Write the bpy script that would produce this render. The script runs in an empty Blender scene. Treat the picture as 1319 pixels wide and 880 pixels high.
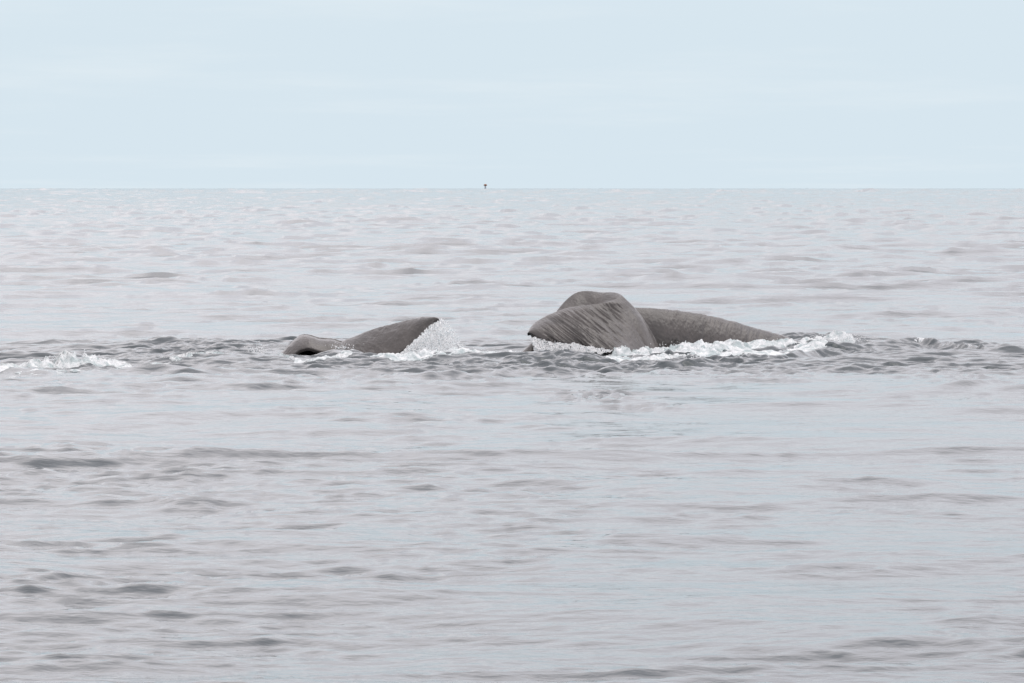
import bpy, bmesh, math
import numpy as np
from mathutils import Vector

# ------------------------------------------------------------------ camera, sky, sun, exposure
scene = bpy.context.scene
col = scene.collection
EYE = 3.35                         # eye height above the sea, metres (deck of a small boat)
FPX = 6519.0                       # focal length in photo pixels (photo is 1319 x 880)
PITCH = math.atan(198.0 / FPX)

cam_d = bpy.data.cameras.new('camera')
cam = bpy.data.objects.new('camera', cam_d)
col.objects.link(cam)
cam.location = (0, 0, EYE)
cam.rotation_euler = (math.pi / 2 - PITCH, 0, 0)
cam_d.sensor_width = 36.0
cam_d.lens = 36.0 * FPX / 1319.0
cam_d.clip_start = 0.5
cam_d.clip_end = 90000.0
scene.camera = cam

SUN_EL, SUN_AZ = math.radians(64), math.radians(66)      # high sun behind thin cloud, to the right
world = bpy.data.worlds.new('World')
scene.world = world
world.use_nodes = True
wn, wl = world.node_tree.nodes, world.node_tree.links
wn.clear()
def N(t, **kw):
    n = wn.new(t)
    for k, v in kw.items():
        setattr(n, k, v)
    return n
def wmath(op, a, b=None, clamp=False):
    n = N('ShaderNodeMath', operation=op, use_clamp=clamp)
    for i, v in enumerate((a, b)):
        if v is None: continue
        if isinstance(v, (int, float)): n.inputs[i].default_value = v
        else: wl.new(v, n.inputs[i])
    return n.outputs[0]
def wmix(fac, a, b):
    n = N('ShaderNodeMix', data_type='RGBA')
    for s, v in ((n.inputs['Factor'], fac), (n.inputs[6], a), (n.inputs[7], b)):
        if isinstance(v, (int, float)): s.default_value = v
        elif isinstance(v, tuple): s.default_value = v
        else: wl.new(v, s)
    return n.outputs[2]
sky = N('ShaderNodeTexSky', sky_type='NISHITA', sun_disc=False, sun_elevation=SUN_EL, sun_rotation=SUN_AZ)
sky.air_density, sky.dust_density, sky.ozone_density = 1.0, 0.8, 1.5
tc = N('ShaderNodeTexCoord')
sep = N('ShaderNodeSeparateXYZ'); wl.new(tc.outputs['Generated'], sep.inputs[0])
zz = wmath('MAXIMUM', sep.outputs[2], 0.0)
den = wmath('ADD', zz, 0.045)
cx = wmath('DIVIDE', sep.outputs[0], den)
cy = wmath('DIVIDE', sep.outputs[1], den)
cmb = N('ShaderNodeCombineXYZ'); wl.new(cx, cmb.inputs[0]); wl.new(cy, cmb.inputs[1])
def cloud(scale, loc, detail, rough, lo, hi):
    mp = N('ShaderNodeMapping'); wl.new(cmb.outputs[0], mp.inputs[0])
    mp.inputs['Scale'].default_value = scale; mp.inputs['Location'].default_value = loc
    nz = N('ShaderNodeTexNoise'); wl.new(mp.outputs[0], nz.inputs['Vector'])
    nz.inputs['Scale'].default_value = 1.0; nz.inputs['Detail'].default_value = detail; nz.inputs['Roughness'].default_value = rough
    mr = N('ShaderNodeMapRange', interpolation_type='SMOOTHSTEP'); wl.new(nz.outputs['Fac'], mr.inputs[0])
    mr.inputs[1].default_value, mr.inputs[2].default_value = lo, hi
    return mr.outputs[0]
c_big = cloud((0.33, 0.5, 1), (1.3, 4.2, 0), 6, 0.5, 0.30, 0.60)       # broad veil of grey-white cloud
c_wisp = cloud((0.55, 0.4, 1), (3.4, 1.3, 0), 7, 0.6, 0.48, 0.72)       # thin bright streaks
HAZE = (6.8, 7.9, 8.65, 1)
CLOUD = (16.2, 15.4, 15.8, 1)
WISP = (8.7, 9.2, 9.4, 1)
a = wmix(wmath('MULTIPLY', wmath('ADD', wmath('MULTIPLY', c_big, 0.35), 0.6), 1.0), sky.outputs[0], CLOUD)
mrz = N('ShaderNodeMapRange', interpolation_type='SMOOTHSTEP'); wl.new(zz, mrz.inputs[0])
mrz.inputs[1].default_value, mrz.inputs[2].default_value, mrz.inputs[3].default_value, mrz.inputs[4].default_value = 0.03, 0.18, 1.0, 0.0
hz = mrz.outputs[0]
a = wmix(wmath('MULTIPLY', hz, 1.0), a, HAZE)
a = wmix(wmath('MULTIPLY', c_wisp, 0.26), a, WISP)
bg = N('ShaderNodeBackground'); wl.new(a, bg.inputs[0]); bg.inputs[1].default_value = 0.1
wo = N('ShaderNodeOutputWorld'); wl.new(bg.outputs[0], wo.inputs[0])

sun_d = bpy.data.lights.new('sun', 'SUN')
sun_d.energy = 1.0
sun_d.angle = math.radians(50)
sun_d.color = (1.0, 0.96, 0.9)
sun = bpy.data.objects.new('sun', sun_d)
col.objects.link(sun)
to_sun = Vector((math.sin(SUN_AZ) * math.cos(SUN_EL), math.cos(SUN_AZ) * math.cos(SUN_EL), math.sin(SUN_EL)))
sun.rotation_euler = to_sun.to_track_quat('Z', 'Y').to_euler()
sun.location = (0, 0, 60)

vs = scene.view_settings
vs.view_transform = 'Standard'; vs.look = 'None'; vs.gamma = 1.0; vs.exposure = 0.0
vs.use_curve_mapping = False

# ------------------------------------------------------------------ helpers
AWAY = 33.5                        # the whales' own measures below start this far out
cP, sP = math.cos(PITCH), math.sin(PITCH)
def ray(px, py):
    u = (np.asarray(px, float) - 659.5) / FPX
    v = (440.0 - np.asarray(py, float)) / FPX
    return u, cP + v * sP, -sP + v * cP
def at(px, py, Y):
    """point at depth Y + AWAY (metres north of the boat)"""
    Y = np.asarray(Y, float) + AWAY
    dx, dy, dz = ray(px, py)
    k = Y / dy
    return np.stack([dx * k, Y + 0 * dx, EYE + dz * k], -1)
def ground(px, py):
    dx, dy, dz = ray(px, py)
    k = -EYE / dz
    return dx * k, dy * k

rng = np.random.default_rng(11)
TAB = rng.random((8, 256, 256)).astype(np.float32)
def vnoise(x, y, s=0):
    x0 = np.floor(x); y0 = np.floor(y)
    fx = (x - x0).astype(np.float32); fy = (y - y0).astype(np.float32)
    i = x0.astype(np.int64); j = y0.astype(np.int64)
    fx = fx * fx * (3 - 2 * fx); fy = fy * fy * (3 - 2 * fy)
    T = TAB[s % 8]
    a = T[i & 255, j & 255]; b = T[(i + 1) & 255, j & 255]
    c = T[i & 255, (j + 1) & 255]; d = T[(i + 1) & 255, (j + 1) & 255]
    return (a + (b - a) * fx) * (1 - fy) + (c + (d - c) * fx) * fy
def fbm(x, y, octv=4, s=0, gain=0.5):
    t = 0; amp = 1.0; tot = 0
    for k in range(octv):
        t = t + amp * vnoise(x * 2 ** k + 17.3 * k, y * 2 ** k + 9.1 * k, s + k); tot += amp; amp *= gain
    return t / tot
def sstep(a, b, x):
    t = np.clip((x - a) / (b - a), 0, 1)
    return t * t * (3 - 2 * t)

def mesh_obj(name, verts, faces, mat, smooth=True):
    me = bpy.data.meshes.new(name)
    verts = np.ascontiguousarray(verts, dtype=np.float32); faces = np.ascontiguousarray(faces, dtype=np.int32)
    n, k = faces.shape
    me.vertices.add(len(verts)); me.vertices.foreach_set('co', verts.ravel())
    me.loops.add(n * k); me.loops.foreach_set('vertex_index', faces.ravel())
    me.polygons.add(n)
    me.polygons.foreach_set('loop_start', np.arange(0, n * k, k, dtype=np.int32))
    me.polygons.foreach_set('use_smooth', np.full(n, smooth, dtype=bool))
    me.update(calc_edges=True)
    me.materials.append(mat)
    o = bpy.data.objects.new(name, me)
    col.objects.link(o)
    return o
def grid_faces(r, c, off=0):
    i = np.arange(r - 1)[:, None] * c + np.arange(c - 1)[None, :] + off
    return np.stack([i, i + 1, i + c + 1, i + c], -1).reshape(-1, 4)
def tag(o, label=None, cat=None, kind=None, group=None):
    for k, v in (('label', label), ('category', cat), ('kind', kind), ('group', group)):
        if v: o[k] = v
    return o

def material(name, base, rough, ior=1.45):
    m = bpy.data.materials.new(name); m.use_nodes = True
    b = m.node_tree.nodes['Principled BSDF']
    b.inputs['Base Color'].default_value = (*base, 1); b.inputs['Roughness'].default_value = rough; b.inputs['IOR'].default_value = ior
    return m, m.node_tree.nodes, m.node_tree.links, b

# ------------------------------------------------------------------ materials
def water_material():
    m, n, l, b = material('sea_water', (0.030, 0.042, 0.048), 0.06, 1.333)
    tc = n.new('ShaderNodeTexCoord')
    h = None
    for sc, stretch, amp, seed in ((0.8, 0.6, 2.6, 2.0), (2.6, 0.8, 1.0, 0.0), (7.5, 0.75, 0.45, 5.0), (19.0, 0.7, 0.18, 9.0)):
        mp = n.new('ShaderNodeMapping'); l.new(tc.outputs['Object'], mp.inputs[0])
        mp.inputs['Scale'].default_value = (sc * stretch, sc, sc); mp.inputs['Location'].default_value = (seed, seed * 1.7, 0)
        mp.inputs['Rotation'].default_value = (0, 0, math.radians(-9 + seed * 2))
        nz = n.new('ShaderNodeTexNoise'); l.new(mp.outputs[0], nz.inputs['Vector'])
        nz.inputs['Scale'].default_value = 1; nz.inputs['Detail'].default_value = 2.0
        mu = n.new('ShaderNodeMath'); mu.operation = 'MULTIPLY'; l.new(nz.outputs['Fac'], mu.inputs[0]); mu.inputs[1].default_value = amp
        if h is None: h = mu.outputs[0]
        else:
            ad = n.new('ShaderNodeMath'); l.new(h, ad.inputs[0]); l.new(mu.outputs[0], ad.inputs[1]); h = ad.outputs[0]
    bp = n.new('ShaderNodeBump'); l.new(h, bp.inputs['Height'])
    bp.inputs['Strength'].default_value = 1.0; bp.inputs['Distance'].default_value = 0.015
    l.new(bp.outputs[0], b.inputs['Normal'])
    return m
def skin_material():
    m, n, l, b = material('wet_whale_skin', (0.16, 0.14, 0.13), 0.42)
    b.inputs['Coat Weight'].default_value = 0.25; b.inputs['Coat Roughness'].default_value = 0.16; b.inputs['Coat IOR'].default_value = 1.33      # film of water
    tc = n.new('ShaderNodeTexCoord')
    def noise(scale, detail, rough=0.55, sc=(1, 1, 1)):
        mp = n.new('ShaderNodeMapping'); l.new(tc.outputs['Object'], mp.inputs[0]); mp.inputs['Scale'].default_value = sc
        z = n.new('ShaderNodeTexNoise'); l.new(mp.outputs[0], z.inputs['Vector'])
        z.inputs['Scale'].default_value = scale; z.inputs['Detail'].default_value = detail; z.inputs['Roughness'].default_value = rough
        return z.outputs['Fac']
    r = n.new('ShaderNodeValToRGB'); l.new(noise(1.7, 6), r.inputs[0])
    r.color_ramp.elements[0].position = 0.3; r.color_ramp.elements[0].color = (0.030, 0.0262, 0.0248, 1)
    r.color_ramp.elements[1].position = 0.72; r.color_ramp.elements[1].color = (0.070, 0.061, 0.057, 1)
    # small pale scars and flecks of clinging foam
    r2 = n.new('ShaderNodeValToRGB'); l.new(noise(9.0, 5, 0.7), r2.inputs[0])
    r2.color_ramp.elements[0].position = 0.755; r2.color_ramp.elements[1].position = 0.80
    mx = n.new('ShaderNodeMix'); mx.data_type = 'RGBA'
    l.new(r2.outputs[0], mx.inputs['Factor']); l.new(r.outputs[0], mx.inputs[6]); mx.inputs[7].default_value = (0.42, 0.40, 0.39, 1)
    r3 = n.new('ShaderNodeValToRGB'); l.new(noise(1.0, 4, 0.6, (16, 9, 1.6)), r3.inputs[0])      # thin films of running water
    r3.color_ramp.elements[0].position = 0.60; r3.color_ramp.elements[1].position = 0.92
    m3 = n.new('ShaderNodeMix'); m3.data_type = 'RGBA'
    l.new(r3.outputs[0], m3.inputs['Factor']); l.new(mx.outputs[2], m3.inputs[6]); m3.inputs[7].default_value = (0.135, 0.126, 0.122, 1)
    l.new(m3.outputs[2], b.inputs['Base Color'])
    rr = n.new('ShaderNodeMapRange'); l.new(noise(4.0, 3), rr.inputs[0]); rr.inputs[3].default_value = 0.20; rr.inputs[4].default_value = 0.40
    l.new(rr.outputs[0], b.inputs['Roughness'])
    bp = n.new('ShaderNodeBump'); l.new(noise(11, 3, 0.55, (1.0, 1.0, 0.5)), bp.inputs['Height'])
    bp.inputs['Strength'].default_value = 0.7; bp.inputs['Distance'].default_value = 0.035
    l.new(bp.outputs[0], b.inputs['Normal'])
    return m
def foam_material():
    m, n, l, b = material('foam', (0.86, 0.88, 0.88), 0.6)
    tc = n.new('ShaderNodeTexCoord')
    z = n.new('ShaderNodeTexNoise'); l.new(tc.outputs['Object'], z.inputs['Vector'])
    z.inputs['Scale'].default_value = 5; z.inputs['Detail'].default_value = 5
    r = n.new('ShaderNodeValToRGB'); l.new(z.outputs['Fac'], r.inputs[0])
    r.color_ramp.elements[0].position = 0.36; r.color_ramp.elements[0].color = (0.36, 0.42, 0.43, 1)
    r.color_ramp.elements[1].position = 0.58; r.color_ramp.elements[1].color = (0.66, 0.68, 0.69, 1)
    l.new(r.outputs[0], b.inputs['Base Color'])
    z2 = n.new('ShaderNodeTexNoise'); l.new(tc.outputs['Object'], z2.inputs['Vector']); z2.inputs['Scale'].default_value = 22; z2.inputs['Detail'].default_value = 4
    bp = n.new('ShaderNodeBump'); l.new(z2.outputs['Fac'], bp.inputs['Height']); bp.inputs['Distance'].default_value = 0.03
    l.new(bp.outputs[0], b.inputs['Normal'])
    return m
def drop_material():
    m, n, l, b = material('spray_drops', (0.92, 0.94, 0.95), 0.25, 1.333)
    tc = n.new('ShaderNodeTexCoord')
    z = n.new('ShaderNodeTexNoise'); l.new(tc.outputs['Object'], z.inputs['Vector']); z.inputs['Scale'].default_value = 30
    r = n.new('ShaderNodeValToRGB'); l.new(z.outputs['Fac'], r.inputs[0])
    r.color_ramp.elements[0].position = 0.35; r.color_ramp.elements[0].color = (0.72, 0.77, 0.79, 1)
    r.color_ramp.elements[1].position = 0.55; r.color_ramp.elements[1].color = (0.95, 0.95, 0.95, 1)
    l.new(r.outputs[0], b.inputs['Base Color'])
    tr = n.new('ShaderNodeBsdfTranslucent'); l.new(r.outputs[0], tr.inputs[0])
    mx = n.new('ShaderNodeMixShader'); mx.inputs[0].default_value = 0.5
    l.new(b.outputs[0], mx.inputs[1]); l.new(tr.outputs[0], mx.inputs[2]); l.new(mx.outputs[0], n['Material Output'].inputs[0])
    return m
WATER, SKIN, FOAM, DROPS = water_material(), skin_material(), foam_material(), drop_material()
def paint(name, base, rough):
    m, n, l, b = material(name, base, rough)
    tc = n.new('ShaderNodeTexCoord'); z = n.new('ShaderNodeTexNoise'); l.new(tc.outputs['Object'], z.inputs['Vector'])
    z.inputs['Scale'].default_value = 1.5; z.inputs['Detail'].default_value = 5
    r = n.new('ShaderNodeValToRGB'); l.new(z.outputs['Fac'], r.inputs[0])
    r.color_ramp.elements[0].color = (*[c * 0.7 for c in base], 1); r.color_ramp.elements[1].color = (*base, 1)
    l.new(r.outputs[0], b.inputs['Base Color'])
    return m

# ------------------------------------------------------------------ the sea surface as a function of place
wr = np.random.default_rng(5)
NW = 170
LAM = np.exp(np.linspace(math.log(0.22), math.log(16.0), NW)) * wr.uniform(0.94, 1.06, NW)
DIR = math.radians(-90 + 8) + wr.normal(0, math.radians(44), NW)            # waves run towards the boat
KX, KY = 2 * math.pi / LAM * np.cos(DIR), 2 * math.pi / LAM * np.sin(DIR)
PH = wr.uniform(0, 2 * math.pi, NW)
SLOPE = 0.0120 * np.where(LAM > 0.75, (0.75 / LAM) ** 0.7, 1.0)
AMP = SLOPE * LAM / (2 * math.pi)
CN = 46                                                                     # short steep chop stirred up by the whales
CL = np.exp(np.linspace(math.log(0.16), math.log(1.1), CN)); CD = wr.uniform(0, 2 * math.pi, CN); CP = wr.uniform(0, 2 * math.pi, CN)

def zone(px, py, rx, ry, amp):
    X, Y = ground(px, py)
    return (float(X), float(Y), rx / FPX * float(Y), ry * float(Y) ** 2 / (EYE * FPX), amp)
CHOP = [zone(240, 453, 105, 16, 0.85), zone(90, 474, 100, 9, 0.6), zone(265, 458, 60, 8, 0.8), zone(430, 470, 110, 13, 0.55), zone(400, 490, 90, 7, 0.45),
        zone(600, 470, 110, 12, 0.75), zone(590, 487, 70, 4, 0.6), zone(720, 468, 100, 14, 1.05), zone(830, 472, 110, 10, 0.95), zone(900, 462, 120, 12, 1.1),
        zone(960, 480, 110, 10, 0.6), zone(1060, 447, 70, 9, 1.15), zone(770, 512, 62, 8, 1.1), zone(840, 525, 60, 5, 0.5), zone(1230, 485, 80, 10, 0.55),
        zone(1220, 446, 90, 6, 0.6), zone(1100, 476, 80, 6, 0.5)]
SLICK = [zone(980, 545, 330, 70, 0.55), zone(1250, 560, 160, 60, 0.4), zone(330, 530, 200, 30, 0.35), zone(1000, 730, 430, 110, 0.35), zone(430, 650, 260, 40, 0.25), zone(300, 850, 300, 40, 0.25)]
RIDGE = [  # polyline in the picture, width in metres, height in metres
    ([(140, 446), (170, 443), (210, 444), (260, 446), (320, 448), (352, 450)], 0.75, 0.08),
    ([(130, 480), (200, 480), (250, 482), (290, 480)], 0.4, 0.07),
    ([(500, 492), (560, 489), (600, 487), (635, 482), (670, 476), (710, 470)], 0.5, 0.05),
    ([(640, 470), (690, 464), (740, 462), (800, 464)], 0.8, 0.10),
    ([(720, 515), (760, 510), (800, 510), (820, 514)], 0.8, 0.08),
    ([(960, 466), (1010, 462), (1060, 455), (1095, 452)], 0.6, 0.12),
    ([(1110, 447), (1180, 444), (1220, 447), (1270, 452), (1340, 454)], 0.5, 0.12),
    ([(1060, 476), (1110, 475), (1175, 472)], 0.35, 0.06),
    ([(1170, 504), (1230, 503), (1290, 499), (1340, 502)], 0.5, 0.08),
    ([(1165, 486), (1230, 486), (1300, 482)], 0.3, 0.05),
    ([(830, 490), (900, 492), (960, 494), (1020, 490)], 0.4, 0.05),
    ([(150, 498), (210, 496), (330, 500), (420, 494)], 0.4, 0.05)]
RIDGE_W = []
for pts, w, h in RIDGE:
    p = np.array(pts, float); X, Y = ground(p[:, 0], p[:, 1]); o_ = np.argsort(X)
    RIDGE_W.append((X[o_], Y[o_], w, h))
MOUND = [(378, 66.8, 0.5, 0.8, -0.13), (443, 66.3, 0.50, 0.45, 0.13), (700, 67.6, 0.9, 0.7, 0.07), (1062, 71.2, 0.75, 0.6, 0.14)]

def zmask(x, y, zones):
    t = np.zeros_like(x)
    for X, Y, rx, ry, a_ in zones:
        q = ((x - X) / rx) ** 2 + ((y - Y) / ry) ** 2
        t = np.maximum(t, a_ * np.exp(-q ** 1.5 * 0.9))
    return t
def sea_height(x, y, spx=None, spy=None, local=True):
    x = x.astype(np.float32); y = y.astype(np.float32)
    h = np.zeros_like(x)
    gust = 0.42 + 0.58 * sstep(0.30, 0.70, fbm(x / 7.0 + 40, y / 14.0 + 40, 3, 2)) + 0.5 * sstep(0.42, 0.80, fbm(x / 1.9 + 11, y / 2.6 + 70, 3, 5))   # glassy patches and knots of ripples
    calm = 1.0
    if local:
        calm = 1.0 - zmask(x, y, SLICK)
    boost = 1.0 + 3.0 * sstep(110, 500, y) + 5.0 * sstep(700, 3000, y)      # far rows are coarse: the long waves stand in for the short ones
    for i in range(NW):
        w = 1.0
        if spy is not None:
            s = np.abs(math.sin(DIR[i])) * spy + abs(math.cos(DIR[i])) * spx
            w = sstep(2.2, 4.5, LAM[i] / s) if LAM[i] < 2.2 else boost
        ph = (x * np.float32(KX[i]) + y * np.float32(KY[i]) + np.float32(PH[i]))
        sn = np.sin(ph)
        sh = 0.7
        wave = sn + sh * (2 * (0.5 + 0.5 * sn) ** 3 - 0.62)                                    # peaked crests, flat troughs
        g = 1.0
        if LAM[i] < 2.6:
            g = gust * calm
        h += (AMP[i] * wave * w * g).astype(np.float32)
    # crisp little crests: ridged ripples, slightly slanted to the line of sight
    xr = x * 0.985 + y * 0.17; yr = y * 0.985 - x * 0.17
    for lx, ly, am, ymax, sd in ((0.6, 0.24, 0.008, 75.0, 7), (1.4, 0.5, 0.030, 170.0, 1), (5.2, 1.5, 0.040, 900.0, 4), (15.0, 5.0, 0.075, 40000.0, 6)):
        far_ok = y < ymax
        if not far_ok.any(): continue
        wx = xr[far_ok] / lx; wy = yr[far_ok] / ly
        q = fbm(wx + 0.7 * vnoise(wx * 0.6 + 5, wy * 0.5, sd), wy + 0.9 * vnoise(wx * 0.5, wy * 0.4 + 9, sd + 1), 3, sd, 0.5)
        q = 1 - np.abs(2 * q - 1) * 2.4
        fade = (1 - sstep(0.6 * ymax, ymax, y[far_ok])) * (1 + 1.3 * sstep(100, 190, y[far_ok]))
        if am < 0.05: fade = fade * np.clip(gust[far_ok], 0, 1.5) * (calm[far_ok] if local else 1)
        h[far_ok] += (am * fade * (np.clip(q, 0, 1) ** 2 - 0.33) ).astype(np.float32)
    if local:
        near = (y > 70) & (y < 122) & (np.abs(x) < 16)
        if near.any():
            xn, yn = x[near], y[near]
            hn = np.zeros_like(xn)
            m = zmask(xn, yn, CHOP)
            n1 = np.zeros_like(xn)
            for i in range(CN):
                k = 2 * math.pi / CL[i]
                n1 += (0.065 * CL[i] / (2 * math.pi) * np.sin(xn * k * math.cos(CD[i]) * 0.6 + yn * k * math.sin(CD[i]) * 0.8 + CP[i])).astype(np.float32)
            rid = 1 - np.abs(2 * fbm(xn * 1.5 + 0.3 * yn, yn * 1.9, 5, 3, 0.55) - 1) * 2.2
            hn += m * (0.9 * n1 + 0.10 * (rid - 0.45))
            for X, Y, w, hh in RIDGE_W:
                yc = np.interp(xn, X, Y)
                ends = sstep(X[0] - 0.1, X[0] + 0.9, xn) * (1 - sstep(X[-1] - 0.9, X[-1] + 0.1, xn))
                d = (yn - yc - 0.25 * (fbm(xn * 0.9, yn * 0.3, 3, 4) - 0.5)) / w
                prof = np.exp(-np.where(d < 0, d * 1.5, d * 0.9) ** 2)
                hn += hh * prof * ends * (0.6 + 0.8 * fbm(xn * 1.3, yn * 0.6, 3, 6))
            for px, Y, sx, sy, hh in MOUND:
                Y = Y + AWAY; X = (px - 659.5) / FPX * Y
                hn += hh * np.exp(-((xn - X) / sx) ** 2 - ((yn - Y) / sy) ** 2)
            h[near] += hn.astype(np.float32)
    return h

# ------------------------------------------------------------------ sea: one sheet to beyond the horizon
def build_sea():
    rows = [3.0]
    while rows[-1] < 16000:
        d = rows[-1]
        if d < 25: s = 0.4
        elif d < 92: s = 0.0021 * d
        elif d < 112: s = 0.07
        elif d < 320: s = 0.0031 * d
        elif d < 1700: s = 0.0042 * d
        else: s = 0.007 * d
        rows.append(d + s)
    rows = np.array(rows)
    dr = np.gradient(rows)
    core = np.radians(np.linspace(-7.4, 7.4, 540))
    step = core[1] - core[0]
    side = [core[-1]]
    g = step
    while side[-1] < math.radians(80):
        g *= 1.1; side.append(side[-1] + g)
    side = np.array(side[1:])
    th = np.concatenate([-side[::-1], core, side])
    dth = np.gradient(th)
    # plain x-y lattice whose columns fan out with distance
    Y = np.repeat(rows[:, None], len(th), 1)
    X = Y * np.tan(th)[None, :]
    spx = np.abs(Y * dth[None, :] / np.cos(th)[None, :] ** 2)
    spy = np.repeat(dr[:, None], len(th), 1)
    x, y = X.ravel(), Y.ravel()
    z = sea_height(x, y, spx.ravel().astype(np.float32), spy.ravel().astype(np.float32))
    # long low ocean swell, seen mostly against the sky line
    z = z + 0.10 * np.sin(y * 2 * math.pi / 38 + x * 0.035 + 1.0) * sstep(60, 200, y)
    z = z + 0.35 * (fbm(x / 60, y / 160, 3, 1) - 0.5) * sstep(500, 2500, y)
    z = z + 6.5 * (fbm(x / 34, np.log(y) / 0.016, 3, 3, 0.6) - 0.5) * sstep(1200, 3000, y)      # open-ocean swell
    v = np.stack([x, y, z], -1)
    o = mesh_obj('sea', v, grid_faces(len(rows), len(th)), WATER)
    tag(o, 'pale grey rippled open sea reaching the horizon', None, 'structure')
    print('sea', len(rows), len(th), len(v))
    return o
build_sea()

# ------------------------------------------------------------------ whales
def curve(pts, n):
    """smooth curve through points, evenly spaced by length -> n points (Catmull-Rom)"""
    p = np.array(pts, float)
    q = np.vstack([2 * p[0] - p[1], p, 2 * p[-1] - p[-2]])
    out = []
    for i in range(1, len(q) - 2):
        t = np.linspace(0, 1, 24, endpoint=False)[:, None]
        a_, b_, c_, d_ = q[i - 1], q[i], q[i + 1], q[i + 2]
        out.append(0.5 * (2 * b_ + (c_ - a_) * t + (2 * a_ - 5 * b_ + 4 * c_ - d_) * t ** 2 + (3 * b_ - a_ - 3 * c_ + d_) * t ** 3))
    out = np.vstack(out + [p[-1:]])
    s = np.concatenate([[0], np.cumsum(np.linalg.norm(np.diff(out, axis=0), axis=1))])
    u = np.linspace(0, s[-1], n)
    return np.stack([np.interp(u, s, out[:, k]) for k in range(3)], -1)
def wp(pts):
    p = np.array(pts, float)
    return at(p[:, 0], p[:, 1], p[:, 2])
def blade(T, B, bulge, thick, edge, nu=60, nv=36, flip=False):
    """a fluke blade: upper contour T, lower contour B, bulging out between them; closed solid"""
    t, b = curve(wp(T), nu), curve(wp(B), nu)
    v = np.linspace(0, 1, nv)
    S = t[:, None, :] * (1 - v)[None, :, None] + b[:, None, :] * v[None, :, None]
    du = np.gradient(S, axis=0); dv = np.gradient(S, axis=1)
    nrm = np.cross(du, dv); nrm /= np.linalg.norm(nrm, axis=-1, keepdims=True) + 1e-9
    if flip: nrm = -nrm
    if nrm[..., 1].mean() > 0 and not flip: nrm = -nrm                       # outward = towards the boat
    u = np.linspace(0, 1, nu)
    prof = (np.sin(np.pi * v) ** 0.8)[None, :] * np.ones(nu)[:, None]
    tap = np.minimum(1, np.minimum(u, 1 - u) * 7 + 0.25)[:, None]
    S = S + nrm * (bulge * prof)[..., None]
    th = edge + (thick - edge) * (np.sin(np.pi * v) ** 0.6)[None, :] * tap
    front = S; back = S - nrm * th[..., None]
    V = np.vstack([front.reshape(-1, 3), back.reshape(-1, 3)])
    F = [grid_faces(nu, nv), grid_faces(nu, nv, nu * nv)[:, ::-1]]
    def idx(i, j, s): return s * nu * nv + i * nv + j
    side = []
    for i in range(nu - 1):
        for j in (0, nv - 1):
            q = [idx(i, j, 0), idx(i + 1, j, 0), idx(i + 1, j, 1), idx(i, j, 1)]
            side.append(q if j else q[::-1])
    for j in range(nv - 1):
        for i in (0, nu - 1):
            q = [idx(i, j, 0), idx(i, j + 1, 0), idx(i, j + 1, 1), idx(i, j, 1)]
            side.append(q[::-1] if i else q)
    F.append(np.array(side))
    return V, np.vstack(F)
def stock(spine, nu=70, nv=40):
    """tail stock: (px, top py, Y, half width, half height) rings, narrower along the back ridge"""
    p = np.array(spine, float)
    base = at(p[:, 0], p[:, 1], p[:, 2])
    s = np.linspace(0, len(p) - 1, nu); k = np.arange(len(p))
    ctr = np.stack([np.interp(s, k, base[:, i]) for i in range(3)], -1)
    for _ in range(6): ctr[1:-1] = (ctr[:-2] + 2 * ctr[1:-1] + ctr[2:]) / 4
    hw, hh = np.interp(s, k, p[:, 3]), np.interp(s, k, p[:, 4])
    a_ = np.linspace(0, 2 * math.pi, nv, endpoint=False)
    V = []
    tan = np.gradient(ctr, axis=0); tan[:, 2] = 0; tan /= np.linalg.norm(tan, axis=1)[:, None]
    for i in range(nu):
        lat = np.array([-tan[i, 1], tan[i, 0], 0])
        w = np.sin(a_) * hw[i] * (1 - 0.30 * np.clip(np.cos(a_), 0, 1) ** 2)
        z = (np.cos(a_) - 1) * hh[i]
        V.append(ctr[i][None] + w[:, None] * lat[None] + np.stack([0 * z, 0 * z, z], -1))
    V = np.vstack(V)
    F = []
    for i in range(nu - 1):
        for j in range(nv):
            jj = (j + 1) % nv
            F.append([i * nv + j, i * nv + jj, (i + 1) * nv + jj, (i + 1) * nv + j])
    n = len(V)
    V = np.vstack([V, V[:nv].mean(0)[None], V[-nv:].mean(0)[None]])
    for j in range(0, nv, 2):
        F.append([n, (j + 2) % nv, (j + 1) % nv, j]); k2 = (nu - 1) * nv
        F.append([n + 1, k2 + j, k2 + (j + 1) % nv, k2 + (j + 2) % nv])
    return V, np.array(F)
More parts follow.
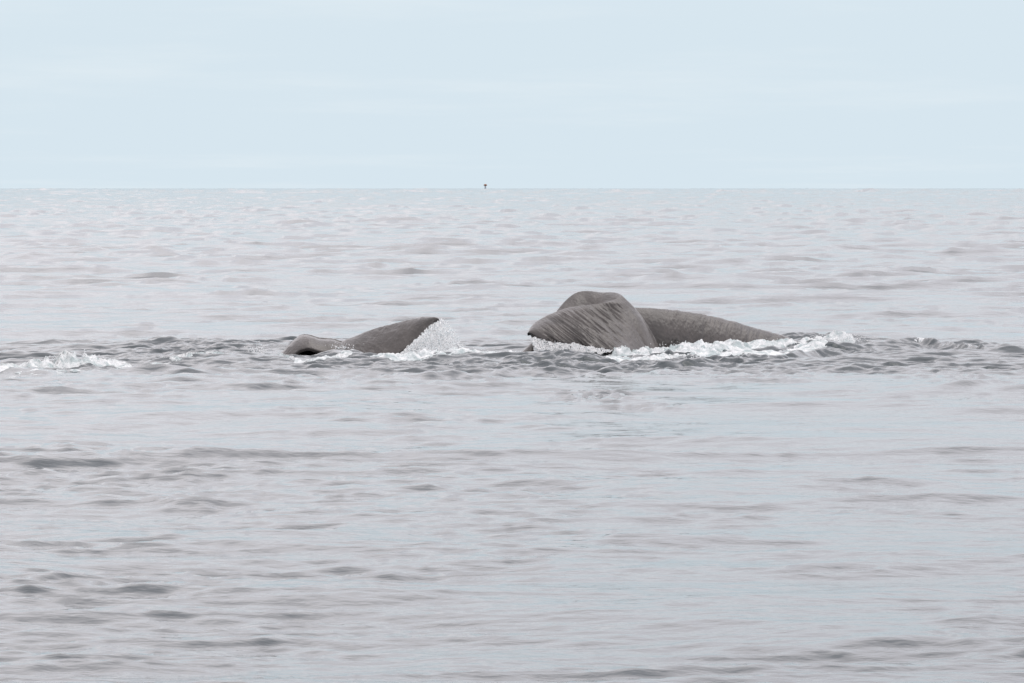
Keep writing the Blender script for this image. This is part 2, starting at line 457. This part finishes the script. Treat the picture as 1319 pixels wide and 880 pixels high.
def whale(name, pieces, origin, label, relief):
    V, F, off = [], [], 0
    for v, f in pieces:
        V.append(v); F.append(f + off); off += len(v)
    V = np.vstack(V); F = np.vstack(F)
    o = mesh_obj(name, V - np.array(origin), F, SKIN)
    bm = bmesh.new(); bm.from_mesh(o.data); bmesh.ops.recalc_face_normals(bm, faces=bm.faces); bm.to_mesh(o.data); bm.free()
    r = o.modifiers.new('r', 'REMESH'); r.mode = 'VOXEL'; r.voxel_size = 0.013
    s = o.modifiers.new('s', 'SMOOTH'); s.factor = 0.5; s.iterations = 4
    dg = bpy.context.evaluated_depsgraph_get(); dg.update()
    me = bpy.data.meshes.new_from_object(o.evaluated_get(dg))
    old = o.data; o.modifiers.clear(); o.data = me; me.name = name; bpy.data.meshes.remove(old)
    n = len(me.vertices)
    co = np.empty(n * 3, np.float32); no = np.empty(n * 3, np.float32)
    me.vertices.foreach_get('co', co); me.vertices.foreach_get('normal', no)
    co, no = co.reshape(-1, 3), no.reshape(-1, 3)
    co = co + no * relief(co + np.array(origin))[:, None]
    me.vertices.foreach_set('co', co.astype(np.float32).ravel())
    me.polygons.foreach_set('use_smooth', np.ones(len(me.polygons), bool))
    me.materials.clear(); me.materials.append(SKIN)
    me.update()
    o.location = origin
    tag(o, label, 'whale', None, 'sperm whales at the surface')
    print(name, n)
    return o
def pix(co):
    """picture coordinates of points, used to lay wrinkles on the right stretch of skin"""
    d = co - np.array([0, 0, EYE]); f = d[:, 1] * cP - d[:, 2] * sP; up = d[:, 1] * sP + d[:, 2] * cP
    return 659.5 + FPX * d[:, 0] / f, 440 - FPX * up / f

# right-hand tail: both lobes drooping, the stock running away to the right
near_lobe = blade(
    T=[(683, 431.5, 69.15), (680.5, 427, 69.22), (685, 419.5, 69.38), (693, 412.5, 69.55), (709, 404, 69.8), (731, 396.5, 70.1), (755, 392.5, 70.35), (778, 390.5, 70.5), (792, 386, 70.7), (801, 381, 70.95)],
    B=[(684, 433, 69.1), (694, 436.5, 68.97), (714, 439, 68.9), (742, 443.5, 68.9), (772, 448.5, 69.0), (797, 453, 69.3), (820, 456, 69.85), (838, 456, 70.4), (851, 452, 70.95)],
    bulge=0.10, thick=0.30, edge=0.07)
far_lobe = blade(
    T=[(658, 463, 69.65), (671, 454, 69.75), (681, 445, 69.85), (692, 434, 70.0), (705, 417, 70.35), (718, 399, 70.8), (728, 387.5, 71.05), (738, 379, 71.2), (748, 375, 71.3),
       (760, 374.5, 71.3), (773, 376.5, 71.3), (787, 376, 71.25), (798, 378.5, 71.2), (808, 387, 71.1), (818, 397, 71.05), (829, 411, 71.0), (839, 428, 71.0), (850, 452, 71.0)],
    B=[(676, 464, 69.45), (690, 452, 69.65), (704, 438, 69.95), (720, 426, 70.3), (745, 416, 70.6), (768, 408, 70.75), (786, 402, 70.65), (804, 408, 70.5), (824, 430, 70.4), (838, 460, 70.3)],
    bulge=0.06, thick=0.34, edge=0.12)
tail_stock = stock([(770, 400, 71.25, 0.30, 0.42), (800, 396, 71.35, 0.36, 0.5), (828, 396, 71.5, 0.42, 0.62), (850, 397.5, 71.7, 0.45, 0.72), (878, 400, 71.95, 0.48, 0.8),
                    (904, 404, 72.2, 0.5, 0.85), (930, 410, 72.5, 0.52, 0.9), (956, 417, 72.8, 0.55, 0.95), (980, 424.5, 73.1, 0.56, 1.0), (1004, 430.5, 73.4, 0.58, 1.0), (1020, 436.5, 73.65, 0.6, 1.0), (1040, 446, 73.9, 0.6, 1.0), (1080, 466, 74.4, 0.6, 1.0)])
def relief_right(co):
    px, py = pix(co)
    x, y, z = co.T
    # long diagonal furrows across the near lobe
    a_ = math.radians(38)
    s = px * math.cos(a_) + py * math.sin(a_); c = -px * math.sin(a_) + py * math.cos(a_)
    front = (1 - sstep(70.55, 70.95, y - AWAY))
    m1 = sstep(690, 715, px) * (1 - sstep(775, 815, px)) * sstep(0, 9, py - np.interp(px, [680, 693, 709, 731, 755, 790], [431, 412.5, 404, 396.5, 392.5, 389])) * front
    f1 = fbm(c / 3.0 + 0.6 * fbm(s / 30, c / 20, 2, 5), s / 60, 3, 2, 0.6)
    r = 0.06 * m1 * (0.5 - np.abs(2 * f1 - 1) * 1.6) * (0.4 + 1.1 * fbm(s / 26, c / 22, 2, 4))
    # knuckled skin along the stock
    m2 = sstep(845, 870, px) * (1 - sstep(1000, 1030, px))
    f2 = fbm(px / 6 + 0.25 * py / 6, py / 18, 4, 6, 0.65)
    r = r + 0.038 * m2 * (f2 - 0.5)
    r = r + 0.012 * (fbm(px / 14, py / 14, 3, 1) - 0.5)
    # soft fold at the root between the lobes
    r = r + 0.03 * np.exp(-((px - 788) / 14) ** 2 - ((py - 391) / 3.0) ** 2)
    return r
w_right = whale('sperm_whale', [near_lobe, far_lobe, tail_stock], (2.2, 71.0 + AWAY, 0.0),
                'large grey-brown whale tail with drooping furrowed flukes and long arched tail stock', relief_right)

# left-hand tail: one lobe raised to a point, the other curled over
raised = blade(
    T=[(426, 450, 67.75), (436, 443, 67.8), (445, 437.5, 67.8), (457, 432.8, 67.8), (478, 424.8, 67.8), (503, 417.6, 67.7), (530, 411, 67.55), (548, 408.4, 67.45), (559, 409.2, 67.35), (566, 413.2, 67.25)],
    B=[(424, 464, 67.2), (440, 467, 67.0), (458, 469, 66.9), (478, 469, 66.9), (496, 466.5, 66.9), (507, 459.5, 66.95), (516, 452.8, 66.97), (524, 448.6, 66.98), (528.5, 446, 67.0), (530, 442.2, 67.02), (540, 433.2, 67.08), (549, 425, 67.13), (558, 418.2, 67.18), (566, 414, 67.24)],
    bulge=0.08, thick=0.16, edge=0.03, nu=110)
curl = blade(
    T=[(348, 470, 67.4), (356, 461, 67.5), (364, 452.5, 67.55), (374, 443, 67.6), (382.5, 435, 67.65), (390, 431.2, 67.65), (399, 432.6, 67.65), (408, 436, 67.65), (418, 437.2, 67.65), (428, 437.8, 67.7), (436, 440.5, 67.7), (446, 449, 67.7)],
    B=[(354, 471, 67.0), (363, 464.5, 67.0), (373, 461, 67.0), (382, 453.5, 67.0), (390, 449.5, 67.0), (399, 448.3, 67.0), (408, 451, 67.0), (418, 453, 67.05), (430, 454, 67.1), (440, 455, 67.15), (450, 461, 67.2)],
    bulge=0.07, thick=0.16, edge=0.06)
curl_back = blade(
    T=[(353, 472, 67.4), (360, 463, 67.5), (368, 453.5, 67.55), (377, 443.5, 67.6), (384, 437, 67.65), (390, 432.7, 67.65), (399, 433.5, 67.65), (408, 436.5, 67.65), (418, 437.7, 67.65), (428, 438.3, 67.7), (437, 441.5, 67.7), (448, 449.5, 67.7)],
    B=[(352, 478, 67.7), (358, 476, 67.9), (366, 476, 68.2), (376, 476, 68.2), (390, 476, 68.2), (405, 476, 68.2), (420, 476, 68.2), (435, 476, 68.2), (455, 476, 68.2)],
    bulge=0.04, thick=0.12, edge=0.06)
def relief_left(co):
    px, py = pix(co)
    m = sstep(440, 470, px)
    r = 0.016 * m * (fbm(px / 9 - py / 12, py / 10 + px / 30, 4, 3, 0.6) - 0.5)
    r = r + 0.02 * (fbm(px / 7, py / 7, 3, 5) - 0.5)
    return r
w_left = whale('sperm_whale', [raised, curl, curl_back], (-2.6, 67.4 + AWAY, 0.0),
               'smaller grey-brown whale tail with one fluke lobe raised to a point shedding spray', relief_left)

# ------------------------------------------------------------------ foam: lumpy sheets lying on and breaking out of the water
def foam(name, line, label, seed, cover=0.5, nx=0.022, ny=0.03):
    """line: (px, py on the water, half depth m, height m)"""
    p = np.array(line, float)
    X, Y = ground(p[:, 0], p[:, 1]); p[:, 2] *= 1.35
    xs = np.arange(X[0], X[-1], nx)
    k = np.interp(xs, X, Y); hd = np.interp(xs, X, p[:, 2]); hh = np.interp(xs, X, p[:, 3])
    nv = max(8, int(2 * p[:, 2].max() / ny))
    v = np.linspace(-1, 1, nv)
    gx = np.repeat(xs[:, None], nv, 1); gy = k[:, None] + hd[:, None] * v[None, :]
    x, y = gx.ravel(), gy.ravel()
    base = sea_height(x, y)
    H = np.repeat(hh[:, None], nv, 1).ravel()
    vv = np.repeat(v[None, :], len(xs), 0).ravel()
    big = fbm(x * 2.4 + seed, y * 1.3 + seed, 4, seed, 0.55)
    fine = fbm(x * 8 + seed, y * 7 + seed, 4, seed + 3, 0.6)
    edge = 1 - np.abs(vv) ** 2.5
    ends = np.repeat((sstep(0, 0.06, (xs - xs[0]) / (xs[-1] - xs[0])) * (1 - sstep(0.94, 1, (xs - xs[0]) / (xs[-1] - xs[0]))))[:, None], nv, 1).ravel()
    f = (big - (1 - cover)) * 1.8 + (fine - 0.5) * 1.45
    f = f * edge * ends - (1 - edge * ends) * 0.8
    z = base + np.where(f > 0, H * np.minimum(f, 1.6), 0.15 * f)
    o = mesh_obj(name, np.stack([x, y, z], -1), grid_faces(len(xs), nv), FOAM)
    tag(o, label, 'foam', 'stuff')
    return o
foam('sea_foam', [(-40, 484, 0.7, 0.08), (40, 477, 0.8, 0.14), (75, 474, 0.9, 0.24), (92, 472, 0.9, 0.30), (103, 472, 0.7, 0.10), (110, 471, 0.7, 0.26), (125, 471, 0.7, 0.2), (145, 470, 0.6, 0.14), (175, 473, 0.4, 0.06)],
     'white churned foam crest far out beside the curled fluke lobe', 1, 0.86)
foam('sea_foam', [(315, 455, 0.3, 0.12), (335, 455, 0.35, 0.2), (352, 460, 0.3, 0.06), (380, 466, 0.3, 0.07), (420, 465, 0.5, 0.08), (460, 461, 0.6, 0.12), (500, 463, 0.6, 0.13), (530, 463, 0.7, 0.15), (600, 461, 0.6, 0.12), (650, 459, 0.5, 0.10), (690, 458, 0.5, 0.10)],
     'broken line of white foam round the smaller tail', 4, 0.52)
foam('sea_foam', [(684, 456, 0.35, 0.10), (705, 452, 0.45, 0.15), (745, 452, 0.5, 0.16), (790, 454, 0.6, 0.20), (830, 453, 0.8, 0.27), (870, 453, 1.1, 0.25), (910, 453, 1.2, 0.19), (950, 450, 1.0, 0.15), (1000, 448, 0.8, 0.12), (1040, 446, 0.7, 0.14), (1080, 444, 0.6, 0.24), (1105, 444, 0.4, 0.16), (1125, 446, 0.3, 0.06)],
     'wide band of white foam along the larger whale tail', 2, 0.75)
foam('sea_foam', [(800, 466, 0.3, 0.05), (830, 464, 0.35, 0.07), (870, 460, 0.45, 0.10), (900, 458, 0.5, 0.10), (940, 458, 0.4, 0.06)],
     'thin tongue of foam sliding off in front of the long tail stock', 6, 0.62)
foam('sea_foam', [(1175, 445, 0.3, 0.04), (1200, 444, 0.4, 0.05), (1225, 446, 0.4, 0.05), (1260, 450, 0.4, 0.05), (1275, 452, 0.15, 0.03)],
     'small streak of foam on a low wave ridge beyond the wide foam band', 3, 0.55)

foam('sea_foam', [(760, 462, 0.5, 0.02), (800, 462, 1.2, 0.03), (860, 460, 2.0, 0.03), (930, 459, 2.2, 0.03), (990, 456, 1.8, 0.03), (1040, 452, 1.2, 0.03), (1100, 448, 0.8, 0.03), (1140, 446, 0.5, 0.02)],
     'lacy patches of thin foam on the dark water by the tail stock', 5, 0.47)
foam('sea_foam', [(-40, 488, 0.8, 0.03), (60, 482, 1.2, 0.03), (150, 477, 1.4, 0.03), (260, 462, 1.6, 0.03), (300, 458, 1.2, 0.03), (340, 456, 0.6, 0.02)],
     'lacy trail of thin foam between the foam crest and the curled lobe', 7, 0.40)

# ------------------------------------------------------------------ spray: drops in the air
OCT = np.array([(1, 0, 0), (-1, 0, 0), (0, 1, 0), (0, -1, 0), (0, 0, 1), (0, 0, -1)], float)
OCTF = np.array([(0, 2, 4), (2, 1, 4), (1, 3, 4), (3, 0, 4), (2, 0, 5), (1, 2, 5), (3, 1, 5), (0, 3, 5)])
def spray(name, P, R, stretch, label):
    n = len(P)
    sc = np.ones((n, 1, 3)); sc[:, 0, 2] = stretch
    V = P[:, None, :] + OCT[None] * R[:, None, None] * sc
    F = (OCTF[None] + (np.arange(n) * 6)[:, None, None]).reshape(-1, 3)
    o = mesh_obj(name, V.reshape(-1, 3), F, DROPS, False)
    return tag(o, label, 'spray', 'stuff')
dr = np.random.default_rng(8)
def inside(poly, x, y):
    r = np.zeros(len(x), bool); n = len(poly)
    for i in range(n):
        x0, y0 = poly[i]; x1, y1 = poly[(i + 1) % n]
        c = ((y0 > y) != (y1 > y)) & (x < (x1 - x0) * (y - y0) / (y1 - y0 + 1e-9) + x0)
        r ^= c
    return r
def fill(poly, n, Y0, Yj):
    poly = np.array(poly, float); lo, hi = poly.min(0), poly.max(0)
    x = dr.uniform(lo[0], hi[0], n * 4); y = dr.uniform(lo[1], hi[1], n * 4)
    k = inside(poly, x, y); x, y = x[k][:n], y[k][:n]
    return x, y, Y0 + dr.normal(0, Yj, len(x))
def veil(name, poly, Ytop, ytop, lean, keepfac, seed, label):
    """torn curtain of falling white water, leaning out towards the boat as it drops"""
    poly = np.array(poly, float); lo, hi = poly.min(0), poly.max(0)
    xs = np.arange(lo[0], hi[0], 0.55); ys = np.arange(lo[1], hi[1], 0.7)
    gx, gy = np.meshgrid(xs, ys, indexing='ij')
    fx, fy = gx.ravel(), gy.ravel()
    wob = fbm(fx / 4, fy / 6, 4, seed, 0.65)
    P = at(fx + 2.0 * (fbm(fx / 3, fy / 3, 3, seed + 1) - 0.5), fy + 2.0 * (fbm(fx / 3 + 50, fy / 3, 3, seed + 2) - 0.5), Ytop - lean * (fy - ytop) + 0.16 * (wob - 0.5))
    F = grid_faces(len(xs), len(ys))
    cx_, cy_ = fx[F].mean(1), fy[F].mean(1)
    ok = inside(poly, cx_ + 5 * (fbm(cx_ / 3, cy_ / 3, 2, 3) - 0.5), cy_ + 5 * (fbm(cx_ / 3, cy_ / 3, 2, 5) - 0.5))
    hole = 0.55 * fbm((cx_ - 0.4 * cy_) / 1.6, cy_ / 4.5, 3, seed, 0.6) + 0.45 * dr.random(len(cx_))
    F = F[ok & (hole < keepfac)]
    u_, inv = np.unique(F, return_inverse=True)
    o = mesh_obj(name, P[u_], inv.reshape(-1, 4), DROPS, False)
    return tag(o, label, 'spray', 'stuff')
fan = [(564, 413), (552, 422), (541, 433), (530, 443), (522, 450), (510, 460), (540, 463), (596, 461), (590, 449), (585, 440), (581, 430), (574, 420)]
x, y, Y = fill(fan, 3800, 67.15, 0.12)
strand = fbm((x - 0.35 * y) / 5.0, y / 16.0, 3, 2)
keep = dr.random(len(x)) < 0.35 + 1.3 * np.clip(strand - 0.3, 0, 1)
x, y, Y = x[keep], y[keep], Y[keep] - 0.014 * (y[keep] - 413)
x2 = dr.normal(0, 1, 300); t2 = dr.random(300)                                  # ragged outer edge of the fan
ex = np.interp(t2, [0, .3, .6, 1], [567, 579, 586, 598]) + np.abs(x2) * 3.0; ey = np.interp(t2, [0, .3, .6, 1], [413, 426, 441, 457]) - np.abs(dr.normal(0, 2.0, 300))
x = np.r_[x, ex]; y = np.r_[y, ey]; Y = np.r_[Y, 67.15 - 0.014 * (ey - 413) + dr.normal(0, 0.15, 300)]
veil('water_curtain', [(p_[0] - 1, p_[1]) for p_ in fan], 67.22, 413, 0.016, 0.68, 2, 'torn white curtain of water falling from the raised fluke lobe')
spray('water_spray', at(x, y, Y), dr.uniform(0.006, 0.015, len(x)), 0.8, 'white fan of water drops pouring off the raised fluke lobe')
x, y, Y = fill([(683, 434), (715, 440), (760, 447), (775, 452), (720, 454), (690, 458), (686, 446)], 900, 69.0, 0.08)
spray('water_spray', at(x, y, Y), dr.uniform(0.006, 0.016, len(x)), 0.8, 'white water draining from under the drooping furrowed fluke')
def burst(cx, cy, sx, sy, n, Y0):
    return np.stack([cx + dr.normal(0, sx, n), cy - np.abs(dr.normal(0, sy, n)), Y0 + dr.normal(0, 0.2, n)], -1)
veil('water_curtain', [(682, 433), (700, 436), (740, 443), (790, 451), (775, 455), (730, 456), (692, 459), (687, 446)], 69.02, 433, 0.02, 0.72, 4, 'white water sheeting off the edge of the drooping furrowed fluke')
b = np.vstack([burst(72, 470, 9, 4, 300, 64.0), burst(84, 466, 5, 4, 260, 64.0), burst(109, 463, 1.3, 4, 110, 64.0), burst(122, 467, 10, 3, 200, 64.0), burst(140, 468, 8, 2, 90, 64.0)])
spray('water_spray', at(b[:, 0], b[:, 1], b[:, 2]), dr.uniform(0.006, 0.018, len(b)), 1.0, 'drops flung up over the far out foam crest')
b = np.vstack([burst(333, 455, 8, 5, 260, 68.0), burst(440, 449, 8, 3, 120, 66.9), burst(620, 457, 25, 3, 200, 67.6), burst(1085, 440, 18, 4, 350, 72.5), burst(960, 444, 60, 3, 90, 71.6), burst(870, 446, 30, 3, 50, 70.4)])
spray('water_spray', at(b[:, 0], b[:, 1], b[:, 2]), dr.uniform(0.006, 0.015, len(b)) * 0.8, 1.0, 'scattered drops hanging over the foam beside both whales')

# ------------------------------------------------------------------ far marker on the sky line
def lathe(prof, n=14):
    a_ = np.linspace(0, 2 * math.pi, n, endpoint=False); V = []
    for r_, z_ in prof: V.append(np.stack([r_ * np.cos(a_), r_ * np.sin(a_), np.full(n, z_)], -1))
    V = np.vstack(V); F = []
    for i in range(len(prof) - 1):
        for j in range(n): F.append([i * n + j, i * n + (j + 1) % n, (i + 1) * n + (j + 1) % n, (i + 1) * n + j])
    return V, np.array(F)
MY = 7800.0
mx_ = (625.2 - 659.5) / FPX * MY
mk = bpy.data.objects.new('marker_buoy', None); col.objects.link(mk); mk.location = (mx_, MY, 0.0)
tag(mk, 'tiny far off marker buoy with rust-brown top on the horizon', 'buoy')
def part(name, prof, mat, n=14):
    v, f = lathe(prof, n); o = mesh_obj(name, v, f, mat, False); o.parent = mk; return o
STEEL = paint('hazed_grey_steel', (0.42, 0.47, 0.52), 0.5); RUST = paint('rust_brown_paint', (0.34, 0.17, 0.11), 0.6)  # the marker's grey is lightened: distance haze painted into its colour
part('float', [(0.01, -1.0), (1.3, -0.9), (1.5, 0.2), (1.4, 0.9), (0.8, 1.2), (0.01, 1.25)], STEEL)
part('tower', [(1.5, 1.2), (1.3, 3.5), (1.1, 5.6), (1.05, 6.3), (0.01, 6.35)], STEEL)
part('gallery', [(0.01, 6.2), (1.9, 6.4), (2.9, 7.2), (2.7, 7.9), (0.01, 8.0)], RUST)
part('top_mark', [(0.01, 7.95), (1.9, 8.0), (2.0, 8.6), (1.1, 9.1), (0.01, 9.2)], RUST)
